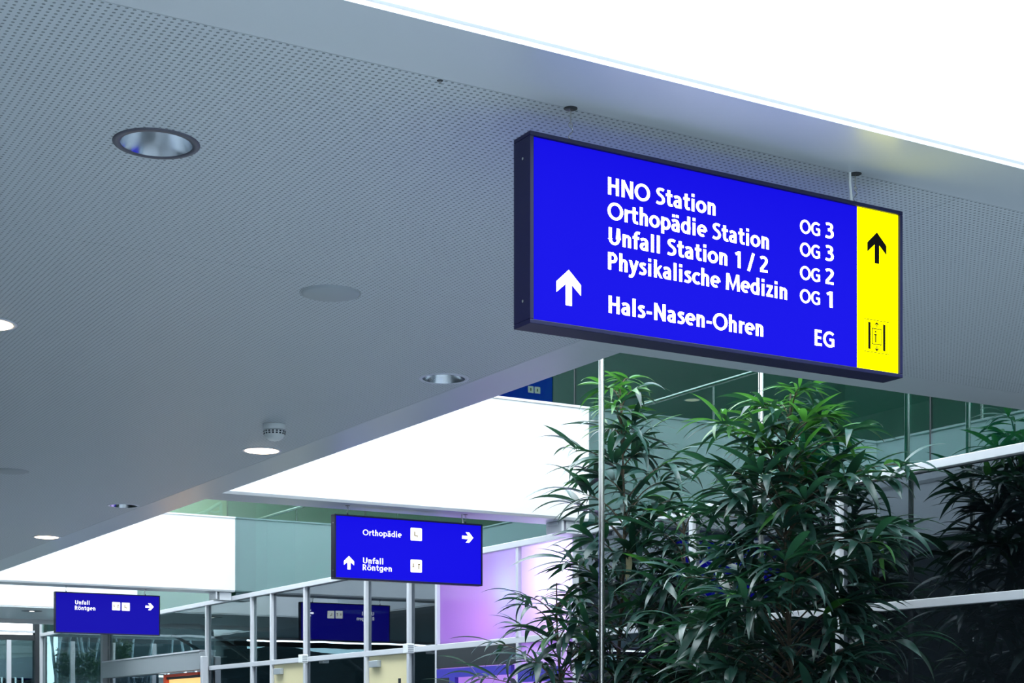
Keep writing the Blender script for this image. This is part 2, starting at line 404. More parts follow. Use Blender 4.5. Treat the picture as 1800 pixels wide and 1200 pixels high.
# ------------------------------------------------------------------ frosted film panels, glow made by unseen coloured lights added behind
def lightbox(name, y0, y1, z0, z1, label):
    t = thing(name, label, None, (XW+.02, (y0+y1)/2, z0), kind='structure')
    B(XW+.015, XW+.02, y0+.02, y1-.02, z0, z1).build('frosted_pane', M_FILM, t)
    return t
lightbox('window_1', FILMY[1], FILMY[2], TT, RB, 'frosted pane glowing pink and cyan behind the middle sign')
lightbox('window_2', FILMY[0], FILMY[1], TT, RB, 'frosted pane glowing white behind the tree leaves')
w3 = lightbox('window_3', FILMY[1], FILMY[2], -EYE, TB, 'frosted lower pane glowing violet in a blue frame')
w4 = lightbox('window_4', FILMY[0], FILMY[1], -EYE, TB, 'frosted lower pane glowing pink beside the blue frame')
B(XW-.03, XW+.012, FILMY[1]+.1, FILMY[2]-.03, .50, .59).build('frame_header', M_VIOLET, w3)
B(XW-.03, XW+.012, FILMY[1]+.02, FILMY[2]-.03, .60, TB-.002).build('dark_header', M_DARK, w3)
B(XW-.03, XW+.012, FILMY[2]-.42, FILMY[2]-.30, -EYE, .50).build('frame_post', M_VIOLET, w3)
B(XW-.03, XW+.012, FILMY[2]-.29, FILMY[2]-.03, -EYE, .50).build('dark_post', M_DARK, w3)
B(XW-.03, XW+.012, FILMY[0]+.25, FILMY[1]-.03, .42, .55).build('frame_header', M_VIOLET, w4)
# unseen box added behind the panes, its lilac sides tint the light
lb = thing('wall_light_room', 'lilac lined room behind the frosted panes', None, (XW+.6, 13.3, -EYE), kind='structure')
y0, y1 = FILMY[0]-.03, FILMY[2]+.03
B(XW+1.0, XW+1.03, y0, y1, -EYE, 1.69).build('rear', M_LILAC, lb)
B(XW+.065, XW+1.0, y0, y0+.02, -EYE, 1.69).build('side', M_LILAC, lb); B(XW+.065, XW+1.0, y1-.02, y1, -EYE, 1.69).build('side', M_LILAC, lb)
ym = FILMY[1]
point_light('violet_lamp', (XW+.55, 14.3, .2), .2, 2.8, (.75,.42,1))  # this and the next five: unseen fills added for the panes' coloured glow
point_light('pink_lamp', (XW+.40, 13.75, 1.05), .12, 2.2, (1,.30,.85))
point_light('cyan_lamp', (XW+.30, 13.36, 1.3), .08, 2.4, (.25,.95,1))
point_light('lilac_lamp', (XW+.50, 14.15, 1.25), .2, 1.5, (.78,.60,1))
point_light('white_lamp', (XW+.36, 12.45, 1.35), .14, 18, (.85,.93,1))
point_light('lower_lamp', (XW+.5, 13.0, .2), .2, 3.4, (.85,.45,1))

# ------------------------------------------------------------------ doors in the glazed wall
for n, (a, b), hy in ((1, doors[0], 1), (2, doors[1], 1)):
    d = thing('door_%d' % n, ['cream door leaf below the mirrored sign', 'cream door leaf with grey closer, right of the sensor box'][n-1] if n == 2 else 'cream door leaf left of the nearer sensor, below the mirrored sign', None, (XW, (a+b)/2, -EYE), kind='structure')
    B(XW+.02, XW+.06, a+.03, b-.03, -EYE, TB-.003).build('leaf', M_CREAM, d)
    B(XW-.03, XW+.02, b-.34, b-.12, .66, .735).build('closer', M_ALUD, d, bevel=.006)
    MB().tube([(XW-.05, a+.13, .52), (XW-.05, a+.13, -.5)], .016, 8).box(XW-.05, XW+.02, a+.12, a+.14, .40, .42).box(XW-.05, XW+.02, a+.12, a+.14, -.42, -.40).build('handle', M_DARK, d)
d3 = thing('door_3', 'red framed doorway with a glowing orange panel under the far grey band', None, (XW, 22.7, -EYE), kind='structure')
ya, yb = on_x(355, 1190, XW)[0], on_x(294, 1190, XW)[0]
MB().box(XW-.06, XW+.03, yb-.09, yb, -EYE, .775).box(XW-.06, XW+.03, ya, yb-.09, .735, .775).build('frame', M_RED, d3, bevel=.004)
B(XW-.04, XW+.02, ya, yb-.09, .70, .735).build('lintel', M_DARK, d3)
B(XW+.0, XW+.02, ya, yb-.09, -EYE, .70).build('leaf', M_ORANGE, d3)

for i, (p, q) in enumerate(((535.5,1157.5),(721,1139.5))):
    yy, zz = on_x(p, q, XW-.1)
    t = thing('door_sensor', ['small white ribbed sensor box left on the transom, above the farther cream door', 'small white ribbed sensor box right on the transom, above the nearer cream door'][i], 'sensor', (XW-.1, yy, zz-.05), 'sensor boxes on the transom')
    B(XW-.16, XW-.076, yy-.055, yy+.055, zz-.05, zz+.05).build('housing', M_PLAST, t, bevel=.006)
    for k in range(4):
        B(XW-.152, XW-.09, yy-.060, yy-.054, zz-.036+k*.02, zz-.026+k*.02).build('rib', M_ALUD, t)

# ------------------------------------------------------------------ stair behind the clear panes
st = thing('staircase', 'dark open staircase with brown handrails seen through the clear far panes', 'staircase', (XW+1.5, 20, -EYE))
XS = XW+.9
def P3(px, py, X=None):
    X = XS if X is None else X
    a = on_x(px, py, X); return (X, a[0], a[1])
MB().tube([P3(230,1098), P3(348,1099), P3(356,1102), P3(412,1139), P3(480,1187), P3(540,1230)], .035, 10).build('handrail', M_RAIL, st)
MB().tube([P3(300,1102,XS+1.1), P3(292,1109,XS+1.1), P3(355,1145,XS+1.1), P3(420,1180,XS+1.1), P3(480,1215,XS+1.1)], .03, 10).build('handrail', M_RAIL, st)
for i in range(7):
    c = P3(440-18*i*1.0, 1122+16.5*i, XS+.3)
    w = .42
    B(XS+.1, XS+1.3, c[1]-w, c[1]+w*.4, c[2]-.17, c[2]-.02).build('step', M_STEP, st)
    B(XS+.08, XS+1.3, c[1]-w, c[1]+w*.4, c[2]-.02, c[2]).build('nosing', M_NOSE, st)
MB().tube([(XS+.7, 18.5, .2), (XS+.7, 22.3, 1.6)], .05, 8).build('stringer', M_STEP, st)
MB().tube([(XS+.7, 20, -EYE), (XS+.7, 20, .75)], .06, 8).build('column', M_STEP, st)

# ------------------------------------------------------------------ far end: facade and outdoors
fa = thing('wall_far', 'glass end facade with dark frame, daylight behind', None, (0, YE, -EYE), kind='structure')
B(XL, XW+.1, YE, YE+.12, 1.62, 1.72).build('transom', M_DARK, fa)
B(XL, XW+.1, YE-.02, YE+.1, 1.76, 1.80).build('transom', M_ALU, fa)
for px0, m, r in ((71, M_DARK, .11), (190, M_DARK, .05)):
    X = on_y(px0, 1150, YE)[0]; B(X-r, X+r, YE-.05, YE+.15, -EYE, UZ).build('column', m, fa)
X = on_y(71, 1150, YE)[0]; B(X-.03, X+.03, YE-.1, YE-.04, -EYE, UZ).build('column_strip', M_ALU, fa)
for px0 in (16, -60, -140): X = on_y(px0, 1150, YE)[0]; B(X-.04, X+.04, YE, YE+.1, -EYE, 1.62).build('mullion', M_ALU, fa)
B(XL, XW, YE+.04, YE+.05, -EYE, 1.62).build('pane', M_CGLASS, fa)
out = thing('far_building', 'pale low building with a dark glazed wing outside the end facade', 'building', (0, YE+12, -EYE))
xm = on_y(66, 1150, YE+12)[0]
xl = 8.9
B(xl, xm, YE+11.5, YE+13, -EYE, on_y(20, 1123, YE+12)[1]).build('wall', M_OUTL, out)
B(-16, xl, YE+12, YE+13, 2.5, 7.5).build('upper_storey', M_OUTD, out)  # dark block out of direct view, added to hide sky from the mirroring panes
B(-1, xl, YE+12, YE+13, -EYE, 2.5).build('lower_storey', M_OUTD, out)  # lower half of the added sky block
mb = MB().prism([(-16,-EYE),(-1,-EYE),(-1,2.18),(-2,2.30),(-3.2,2.12),(-4.5,2.05),(-5.2,2.3),(-7,2.22),(-9,2.0),(-16,2.0)], YE+12, YE+13); mb.build('low_roofs', M_OUTD, out)  # added block, wavy top leaves a bright slit of sky to mirror
B(xm, xm+16, YE+9, YE+10, -EYE, 7.0).build('glazed_wing', M_OUTD, out)
B(xm+.3, xm+16, YE+8.9, YE+9, .55, .62).build('wing_band', M_OUTL, out)
B(xm+.3, xm+16, YE+8.9, YE+9, 1.25, 1.30).build('wing_band', M_OUTL, out)
for k in range(5):
    X = on_y(8+12*k, 1150, YE+11.5)[0]
    B(X-.25, X+.25, YE+11.42, YE+11.5, -EYE, 1.25).build('window', M_OUTD, out)
    B(X-.28, X-.24, YE+11.40, YE+11.5, -EYE, 1.27).build('window_frame', M_WHITE, out)
streaks = [(86,3),(97,2.6),(109,4),(122,3),(135,2.5),(146,4),(158,3),(168,3.4),(176,2.4),(205,3),(223,3.5),(240,3),(262,3.5),(290,3),(318,4),(345,3)]  # pale trunk shapes added to stand in for wavy bright streaks
ORD = ['first right of the dark column'] + ['%s from the dark column' % q for q in 'second third fourth fifth sixth seventh eighth ninth'.split()] + ['%s right of the deep mullion' % q for q in 'first second third fourth fifth sixth seventh'.split()]
for i, (px, w) in enumerate(streaks):
    Yt = YE + 2.5 + (i % 3)*1.6; X = on_y(px, 1150, Yt)[0]
    if px > 190: X = X
    tt = thing('birch_tree', 'slender pale tree trunk outside the end facade, %s' % ORD[i], 'tree', (X, Yt, -EYE), 'pale trunks outside the end facade')
    pts = [(X + .10*math.sin(z*1.9+i*1.3) + .04*z*math.cos(i), Yt, z) for z in [-EYE + .25*k for k in range(16)]]
    MB().tube(pts, [w*.011*(1-.02*k) for k in range(16)], 7).build('trunk', M_STREAK, tt)  # wavy body of the streak shape
    MB().tube([pts[8], (pts[8][0]+.06, Yt, pts[8][2]+.5), (pts[8][0]+.09, Yt, pts[8][2]+.9)], [.02,.014,.008], 6).build('branch', M_STREAK, tt)
def shrub(px, Y, z, r, n, label):
    X = on_y(px, 1150, Y)[0]; mb = MB()
    for k in range(n):
        a, b = random.uniform(0, 6.28), random.uniform(-1, 1); q = r*random.uniform(.5,1)
        c = Vector((X+q*math.cos(a), Y+q*math.sin(a)*.6, z+q*b)); u = Vector((random.uniform(-1,1), random.uniform(-1,1), random.uniform(-.4,1))).normalized()*.07
        v = u.cross(Vector((random.random(), .3, .5))).normalized()*.025
        mb.add([c-u, c+v, c+u, c-v], [(0,1,2,3)])
    t = thing('shrub', label, 'shrub', (X, Y, -EYE))
    mb.build('foliage', M_HEDGE, t, kind='stuff')
    MB().tube([(X,Y,-EYE), (X+.05,Y,z)], .03, 6).build('stem', M_BARK, t)
shrub(134, YE+1.5, 1.18, .42, 500, 'green shrub low behind the end facade, under the farthest sign')
shrub(172, YE+2.6, 1.15, .28, 380, 'yellow-green shrub at the foot of the farthest facade mullion')
shrub(205, YE+1.6, 1.5, .30, 350, 'green shrub seen behind the clear pane beside the far column')
# pale blue bent railing and cream wall seen over the farthest beam
rl = thing('stair_railing', 'pale blue bent railing on the upper storey over the farthest beam', 'railing', (XE+1, 27, FT))
def Q(px, py, Y=27.0): a = on_y(px, py, Y); return (a[0], Y, a[1])
MB().tube([Q(340,907), Q(366,897), Q(378,889), Q(388,884)], .035, 8).tube([Q(388,884), Q(388.5,912)], .03, 8).build('handrail', M_PALEBLUE, rl)
MB().tube([Q(366,897), Q(375,901), Q(388,898)], .02, 8).tube([Q(362,897), Q(363,912)], .03, 8).build('brace', M_PALEBLUE, rl)

# ------------------------------------------------------------------ signs
def _arc(cx, cy, rx, ry, a0, a1, n=16):
    return [(cx+rx*math.cos(math.radians(a0+(a1-a0)*k/n)), cy+ry*math.sin(math.radians(a0+(a1-a0)*k/n))) for k in range(n+1)]
def _sm(pts, n=5):                                      # smooth curve through points
    out = []; P = [pts[0]]+list(pts)+[pts[-1]]
    for i in range(1, len(P)-2):
        for k in range(n):
            t = k/n; out.append(tuple(.5*((2*P[i][j])+(-P[i-1][j]+P[i+1][j])*t+(2*P[i-1][j]-5*P[i][j]+4*P[i+1][j]-P[i+2][j])*t*t+(-P[i-1][j]+3*P[i][j]-3*P[i+1][j]+P[i+2][j])*t**3) for j in (0,1)))
    return out+[pts[-1]]
_ST = [(.17,0),(.17,.74)]; _AS = [(.17,0),(.17,1.04)]
_ARCH = _sm([(.17,.44),(.20,.56),(.29,.64),(.39,.635),(.455,.56),(.465,.43)])+[(.465,0)]
_A = [_sm([(.09,.60),(.22,.655),(.35,.635),(.41,.54),(.42,.44)])+[(.42,0)], _sm([(.42,.40),(.29,.40),(.16,.345),(.12,.22),(.165,.105),(.27,.075),(.37,.12),(.42,.22)])]
_PB = [(.175,.915),(.33,.915)]+_arc(.33,.69,.19,.225,90,-90,10)+[(.175,.465)]
GLYPH = {
 'H': (.78, [[(.175,0),(.175,1)],[(.605,0),(.605,1)],[(.2,.53),(.6,.53)]]),
 'N': (.82, [[(.17,0),(.17,1)],[(.65,0),(.65,1)],'c',[(.17,1.0),(.65,0.0)]]),
 'O': (.93, [_arc(.465,.5,.355,.43,0,360,28)]),
 'S': (.60, [_sm([(.50,.865),(.37,.915),(.21,.88),(.155,.75),(.23,.61),(.38,.51),(.475,.38),(.465,.20),(.35,.095),(.22,.08),(.08,.13)])]),
 't': (.46, [_sm([(.21,.95),(.21,.60),(.21,.25),(.25,.11),(.34,.08),(.43,.10)]),[(.04,.655),(.42,.655)]]),
 'a': (.59, _A), 'ä': (.59, _A+[[(.17,.84),(.17,1.0)],[(.385,.84),(.385,1.0)]]),
 'i': (.34, [_ST,[(.17,.85),(.17,1.03)]]), 'l': (.34, [_AS]),
 'o': (.65, [_arc(.325,.365,.225,.285,0,360,24)]), 'ö': (.65, [_arc(.325,.365,.225,.285,0,360,24),[(.215,.84),(.215,1.0)],[(.435,.84),(.435,1.0)]]),
 'n': (.63, [_ST,_ARCH]), 'h': (.63, [_AS,_ARCH]),
 'r': (.43, [_ST,_sm([(.17,.42),(.20,.55),(.28,.63),(.42,.645)])]),
 'p': (.66, [[(.17,-.24),(.17,.74)],_arc(.345,.365,.20,.285,0,360,24)]),
 'd': (.66, [[(.49,0),(.49,1.04)],_arc(.315,.365,.20,.285,0,360,24)]),
 'g': (.66, [_sm([(.49,.74),(.49,.35),(.49,-.02),(.44,-.15),(.31,-.185),(.12,-.155)]),_arc(.315,.365,.20,.285,0,360,24)]),
 'e': (.62, [[(.14,.37),(.53,.37)],_arc(.325,.365,.22,.285,0,300,22)]),
 'U': (.78, [[(.17,1),(.17,.36)]+_arc(.39,.36,.22,.275,180,360,14)+[(.61,.36),(.61,1)]]),
 'f': (.41, [_sm([(.20,0),(.20,.4),(.20,.80),(.25,.93),(.34,.965),(.43,.95)]),[(.03,.655),(.40,.655)]]),
 '1': (.60, [[(.36,0),(.36,1)],[(.14,.80),(.38,.95)]]),
 '2': (.60, [_sm([(.10,.84),(.24,.915),(.39,.885),(.46,.76),(.43,.60),(.30,.40),(.13,.16)]),[(.075,.085),(.54,.085)]]),
 '3': (.60, [_sm([(.10,.88),(.25,.915),(.40,.87),(.445,.74),(.38,.60),(.22,.54)]),_sm([(.22,.54),(.38,.51),(.475,.40),(.475,.22),(.37,.105),(.22,.08),(.07,.12)])]),
 '/': (.40, [[(.05,-.08),(.35,1.04)]]), '-': (.42, [[(.06,.36),(.36,.36)]]),
 'G': (.84, [_arc(.475,.5,.355,.42,48,300,22)+[(.70,.11)],[(.70,.08),(.70,.53)],[(.46,.49),(.75,.49)]]),
 'E': (.64, [[(.175,0),(.175,1)],[(.175,.915),(.56,.915)],[(.175,.51),(.52,.51)],[(.175,.085),(.57,.085)]]),
 'P': (.65, [[(.175,0),(.175,1)],_PB]), 'R': (.70, [[(.175,0),(.175,1)],_PB,'c',[(.33,.46),(.56,-.02)]]),
 'y': (.56, ['c2',[(.10,.76),(.29,.08)],_sm([(.49,.76),(.38,.38),(.27,.02),(.20,-.14),(.12,-.185),(.02,-.17)])]),
 's': (.50, [_sm([(.42,.62),(.30,.655),(.18,.625),(.155,.53),(.24,.43),(.35,.34),(.39,.22),(.33,.10),(.21,.075),(.07,.105)])]),
 'k': (.59, [_AS,'c2',[(.16,.30),(.50,.78)],'c',[(.26,.44),(.51,-.04)]]),
 'c': (.51, [_arc(.335,.365,.22,.285,52,308,20)]),
 'M': (.98, [[(.15,0),(.18,1)],[(.83,0),(.80,1)],'c',[(.20,1.02),(.49,.12),(.78,1.02)]]),
 'z': (.50, [[(.06,.655),(.45,.655)],'c2',[(.38,.655),(.12,.085)],[(.05,.085),(.47,.085)]]),
 ' ': (.30, [])}
def text_mesh(s, x, z, width, cap, y, m, name, parent, bold=.0, sw=.172):
    """lettering from strokes of even width, flat ends"""
    mb = MB(); pen = 0.0; quads = []
    for ch in s:
        adv, strokes = GLYPH[ch]; lim = None
        for st in strokes:
            if isinstance(st, str): lim = 1.0 if st == 'c' else .74; continue
            closed = abs(st[0][0]-st[-1][0]) < 1e-6 and abs(st[0][1]-st[-1][1]) < 1e-6
            P = [Vector((a, b)) for a, b in st]; n = len(P); q = []
            for i, p in enumerate(P):
                a = P[i-1] if i else (P[-2] if closed else None); b = P[i+1] if i < n-1 else (P[1] if closed else None)
                d1 = (p-a).normalized() if a is not None else None; d2 = (b-p).normalized() if b is not None else None
                if d1 is None: d1 = d2
                if d2 is None: d2 = d1
                n1 = Vector((-d1.y, d1.x)); n2 = Vector((-d2.y, d2.x)); nn = (n1+n2).normalized(); k = min(1.6, 1/max(.3, nn.dot(n1)))
                hw = (sw/2)*(1 - .10*abs(nn.y))              # horizontals a little thinner
                for sg in (1, -1):
                    v = p + nn*hw*k*sg
                    vy = v.y
                    if lim: vy = min(lim, max(0 if ch != 'y' else -9, vy))
                    q.append((pen+v.x, vy))
            for i in range(n-1): quads.append((q[2*i], q[2*i+1], q[2*i+3], q[2*i+2]))
            lim = None
        pen += adv*.97
    xs = [c[0] for q in quads for c in q]; x0, x1 = min(xs), max(xs); sx = width/(x1-x0)
    for q in quads:
        c = [(x+(a-x0)*sx, z+b*cap) for a, b in q]
        if abs(sum(c[i][0]*c[(i+1)%4][1]-c[(i+1)%4][0]*c[i][1] for i in range(4))) < 1e-9: continue
        mb.add([(a, y, b) for a, b in c], [(0,1,2,3)])
    return mb.build(name, m, parent)
def arrow(cx, cz, w, h, ang=0, st=.26):
    """broad arrow, pointing up at ang = 0"""
    a = w/2; s = w*st/2; t = h*.30
    pts = [(0,h/2),(a,h/2-a*.92),(a,h/2-a*.92-t),(s,h/2-s-t*1.02),(s,-h/2),(-s,-h/2),(-s,h/2-s-t*1.02),(-a,h/2-a*.92-t),(-a,h/2-a*.92)]
    c, q = math.cos(ang), math.sin(ang)
    return [(cx+x*c+z*q, cz-x*q+z*c) for x, z in pts]
def rrect(x0, x1, z0, z1, r, n=4):
    p = []
    for cx, cz, a0 in ((x1-r,z1-r,0),(x0+r,z1-r,90),(x0+r,z0+r,180),(x1-r,z0+r,270)):
        p += [(cx+r*math.cos(math.radians(a0+90*k/n)), cz+r*math.sin(math.radians(a0+90*k/n))) for k in range(n+1)]
    return p
def flat(poly, y): return MB().prism(poly, y-.0006, y)
def light_sign(name, label, x0, x1, z0, z1, yf, th, blue=M_BLUE, hangers=(), xs=None, xs_m=None, anchor=True, cable=None, group='hanging direction signs'):
    t = thing(name, label, 'sign', ((x0+x1)/2, yf+th/2, z0), group)
    w = .013; d = .010
    # frame: outer box with lipped front and back
    mb = MB()
    mb.box(x0,x1,yf,yf+th,z1-w,z1).box(x0,x1,yf,yf+th,z0,z0+w).box(x0,x0+w,yf,yf+th,z0+w,z1-w).box(x1-w,x1,yf,yf+th,z0+w,z1-w)
    mb.build('frame', M_NAVY, t, bevel=.002)
    xe = xs if xs else x1-w
    f = B(x0+w, xe, yf+d, yf+d+.004, z0+w, z1-w).build('face_panel', blue, t)
    if xs: B(xs, x1-w, yf+d, yf+d+.004, z0+w, z1-w).build('face_panel', M_YEL, t, 'yellow backlit panel')
    B(x0+w, x1-w, yf+th-d-.004, yf+th-d, z0+w, z1-w).build('rear_panel', blue, t)
    B(x0+w, x1-w, yf+d+.005, yf+th-d-.005, z0+w, z1-w).build('core', M_DARK, t)
    for zz in (z0+.07, z1-.07):
        MB().tube([(x0-.0015, yf+th*.42, zz), (x0, yf+th*.42, zz)], .0045, 8).build('screw', M_STEEL, t)
    for hx in hangers:
        hy = yf+th/2
        MB().tube([(hx,hy,CZ), (hx,hy,z1+.058)], .0022, 6).build('rod', M_STEEL, t)
        pts = []; n = 16; zc = z1+.036
        for k in range(n+1):
            a = 2*math.pi*k/n; pts.append((hx+.008*math.sin(a)*1.0, hy+.002*math.cos(a), zc+.022*math.cos(a/2)))
        pts2 = [(hx+.007*math.sin(2*math.pi*k/n), hy, zc+.020-.040*k/n) for k in range(n+1)]
        MB().tube(pts2, .0016, 6).tube([(hx+.007*math.sin(a), hy, z1+.060+.007*math.cos(a)) for a in [k*.52 for k in range(13)]], .0014, 6).build('hook', M_STEEL, t)
        MB().lathe((hx,hy,z1), [(0,.0),(.008,.0),(.008,.008),(.004,.012),(.004,.018),(0,.018)], 10).build('eye_bolt', M_NAVY, t)
        MB().lathe((hx,hy,CZ), [(0,-.0015),(.020,-.0015),(.020,0)], 18).build('anchor_plate', M_DARK, t)
    if cable is not None:
        hy = yf+th/2
        MB().tube([(cable-.012,hy,CZ),(cable-.012,hy,CZ-.03),(cable-.006,hy,z1+.03),(cable-.004,hy,z1)], .0045, 8).build('cable', M_PLAST, t)
    return t

# nearest sign
YS = 3.93; yt = YS+.0092
x0, x1, z0, z1 = 2.372, 3.801, 1.145, 1.6915
hx1, hx2 = on_y(1003.5,230,3.975)[0], on_y(1504,300,3.975)[0]
s1 = light_sign('hanging_sign', 'large blue backlit direction sign with white lettering and yellow lift panel, nearest the viewer',
    x0, x1, z0, z1, YS, .092, M_BLUE, (hx1, hx2), xs=3.610, cable=hx2-.012, group=None)
def X1(px, py): return on_y(px, py, YS)[0]
def Z1(px, py): return on_y(px, py, YS)[1]
cap = .0508
lines = [('HNO Station',1072,1261,1.5575),('Orthopädie Station',1071,1355,1.4855),('Unfall Station 1 / 2',1071.5,1353,1.4115),('Physikalische Medizin',1072,1387,1.3385),('Hals-Nasen-Ohren',1073,1345,1.2115)]
for s, a, b, z in lines:
    text_mesh(s, X1(a,400), z, X1(b,400)-X1(a,400), cap, yt, M_LET, 'lettering', s1, .022)
for s, a, z in (('OG',1410,1.5575),('OG',1410,1.4855),('OG',1410,1.4115),('OG',1410,1.3385)):
    text_mesh(s, X1(1409.5,400), z, X1(1445,400)-X1(1409.5,400), cap*.86, yt, M_LET, 'lettering', s1, .02)
for s, a, z in (('3',1454,1.5575),('3',1454,1.4855),('2',1454,1.4115)):
    text_mesh(s, X1(1454,400), z, X1(1469,400)-X1(1454,400), cap, yt, M_LET, 'lettering', s1, .022)
text_mesh('1', X1(1456,400), 1.3385, X1(1467,400)-X1(1456,400), cap, yt, M_LET, 'lettering', s1, .022)
text_mesh('EG', X1(1435.5,400), 1.2105, X1(1470,400)-X1(1435.5,400), cap, yt, M_LET, 'lettering', s1, .022)
flat(arrow((X1(981,0)+X1(1024,0))/2, 1.2655, X1(1024,0)-X1(981,0), .1025, 0, .25), yt).build('arrow', M_LET, s1)
flat(arrow((X1(1528,0)+X1(1561.5,0))/2, 1.558, X1(1561.5,0)-X1(1528,0), .102, 0, .24), yt).build('arrow', M_BLK, s1, 'black arrow')
# lift pictogram
a, b, c, d = X1(1523,0), X1(1566,0), 1.216, 1.323
mb = MB(); L = .0021
def ring(mb, a, b, c, d, L, y=yt):
    mb.box(a,b,y-.0006,y,d-L,d); mb.box(a,b,y-.0006,y,c,c+L); mb.box(a,a+L,y-.0006,y,c+L,d-L); mb.box(b-L,b,y-.0006,y,c+L,d-L)
ring(mb, a, b, c, d, L)
mb.box(a+.016,a+.026,yt-.0006,yt,c+.010,d-.010); mb.box(b-.026,b-.016,yt-.0006,yt,c+.010,d-.010)
cx = (a+b)/2; ring(mb, cx-.021, cx+.021, c+.027, d-.027, .0030)
mb.prism(arrow(cx, d-.0145, .015, .018, 0, .20), yt-.0006, yt); mb.prism(arrow(cx, c+.0145, .015, .018, math.pi, .20), yt-.0006, yt)
mb.prism([(cx-.005+.0035*math.cos(k*.785), d-.038+.0035*math.sin(k*.785)) for k in range(8)], yt-.0006, yt)
mb.box(cx-.012,cx+.001,yt-.0006,yt,d-.050,d-.0455); mb.box(cx-.0075,cx-.0025,yt-.0006,yt,c+.034,d-.050)
mb.build('lift_pictogram', M_BLK, s1)

def small_sign(name, label, yf, x0, x1, z0, z1, texts, arrows, icons, blue, px_hang, cable=None, group=None):
    hang = [on_y(p, 900, yf)[0] for p in px_hang]
    t = light_sign(name, label, x0, x1, z0, z1, yf, .075, blue, hang, cable=cable, group=group)
    y = yf+.0095
    for s, a, b, base, cap in texts:
        X0, zb = on_y(a, base, yf); X1_, _ = on_y(b, base, yf)
        text_mesh(s, X0, zb, X1_-X0, cap, y, M_LET2, 'lettering', t, 0, .15)
    for px, py, ang, w in arrows:
        X, z = on_y(px, py, yf); flat(arrow(X, z, w, w*1.22, ang, .30), y).build('arrow', M_LET, t)
    for px, py, k in icons:
        X, z = on_y(px, py, yf); h = .053
        ic = flat(rrect(X-h, X+h, z-h, z+h, .008), y).build('pictogram', M_ICON, t)
        mb = MB()
        if k == 0:      # seated figure
            mb.box(X-.018,X-.010,y-.0012,y-.0006,z-.010,z+.022).box(X-.018,X+.012,y-.0012,y-.0006,z-.014,z-.008).box(X+.008,X+.014,y-.0012,y-.0006,z-.026,z-.010)
        else:           # two standing figures
            for q, up in ((-.026,0),(.026,1)):
                mb.box(X+q-.010,X+q+.010,y-.0012,y-.0006,z+(.012 if up else -.010),z+(.020 if up else -.004)).box(X+q-.004,X+q+.004,y-.0012,y-.0006,z-.026 if up else z-.006,z+.020)
        mb.build('figure', M_BRN, ic)
    return t
small_sign('hanging_sign', 'blue backlit sign reading Orthopädie, hung from the beam left of the trees',
    12.0, 5.401, 6.772, 1.200, 1.724,
    [('Orthopädie',638.5,707,940,.048),('Unfall',638.5,674.5,989.5,.048),('Röntgen',638.5,689.5,1001.5,.048)],
    [(614.3,988.5,0,.088),(823,944.3,math.pi/2,.088)], [(732.5,938.7,0),(732.5,994.4,1)], M_BLUE, (614.5,822), cable=on_y(818,905,12)[0])
small_sign('hanging_sign', 'small blue backlit sign with two pictograms side by side, farthest left under the farthest beam',
    20.64, 5.424, 6.793, 1.197, 1.722,
    [('Unfall',132,157.7,1061.6,.052),('Röntgen',132,168,1071.2,.052)],
    [(263.3,1066,math.pi/2,.088)], [(204.6,1065,1),(221.5,1066,0)], M_BLUE3, (117.5,257), cable=on_y(257,1040,20.64)[0])
# sign on the upper storey, seen mirrored in the green glass over the middle beam
t = light_sign('hanging_sign', 'blue sign of the upper storey, mirrored faintly in green glass above the middle beam', 1.20, 2.57, 5.33, 5.86, 23.0, .075, M_BLUE, (), group=None)
for i, X in enumerate((1.50, 1.63)):
    ic = flat(rrect(X-.055, X+.055, 5.55, 5.66, .008), 23.0095).build('pictogram', M_ICON, t)
    B(X-.012, X+.012, 23.0082, 23.0088, 5.58, 5.63).build('figure', M_BRN, ic)
MB().tube([(1.5,23.037,5.86),(1.5,23.037,UZ)], .004, 6).tube([(2.3,23.037,5.86),(2.3,23.037,UZ)], .004, 6).build('rod', M_STEEL, t)

# ------------------------------------------------------------------ ceiling fittings
llab = {0:'unlit recessed downlight with dark ring, large at upper left', 1:'unlit recessed downlight with white ring, right of the smoke detector',
        2:'small unlit recessed downlight far along the ceiling, between two lit ones', 3:'glowing warm downlight just below the smoke detector',
        4:'glowing warm downlight farthest along the ceiling at lower left', 5:'glowing warm downlight cut by the left edge of the picture'}
for i, (x, y, k) in enumerate(LAMPS):
    t = thing('downlight', llab[i], 'ceiling light', (x, y, CZ), 'recessed downlights')
    ro = .133 if k == 'unlit_dark' else .130; ri = .110
    MB().lathe((x,y,CZ), [(ri,.0),(ri,-.004),(ro-.003,-.004),(ro,-.001),(ro,.0)], 56).build('trim_ring', M_RING if k == 'unlit_dark' else M_RINGW, t)
    if k == 'lit':
        MB().lathe((x,y,CZ), [(ri,-.001),(.106,.012)], 48).build('reflector', M_REFL, t)
        MB().lathe((x,y,CZ), [(.107,.001),(.105,-.006),(.085,-.010),(0,-.012)], 48).build('diffuser', M_LAMP, t)
    else:
        MB().lathe((x,y,CZ), [(ri,-.002),(.104,.02),(.095,.06),(.078,.11),(.05,.15)], 56).build('reflector', M_REFL, t)
        MB().disc((x,y,CZ+.149), .052, 32).build('lamp_cap', M_REFL, t)
for i, (x, y) in enumerate(COVERS):
    t = thing('ceiling_cover', ['flat round grey cover on the ceiling, left of the big sign', 'flat round grey cover on the ceiling at the left edge, above the farthest lamps'][i], 'cover', (x, y, CZ), 'round ceiling covers')
    MB().lathe((x,y,CZ), [(0,-.010),(.105,-.009),(.118,-.004),(.121,.0)], 56).build('plate', M_COVER, t)
    MB().lathe((x,y,CZ), [(.121,-.001),(.124,-.003),(.128,-.002),(.128,0)], 56).build('rim', M_COVER, t)
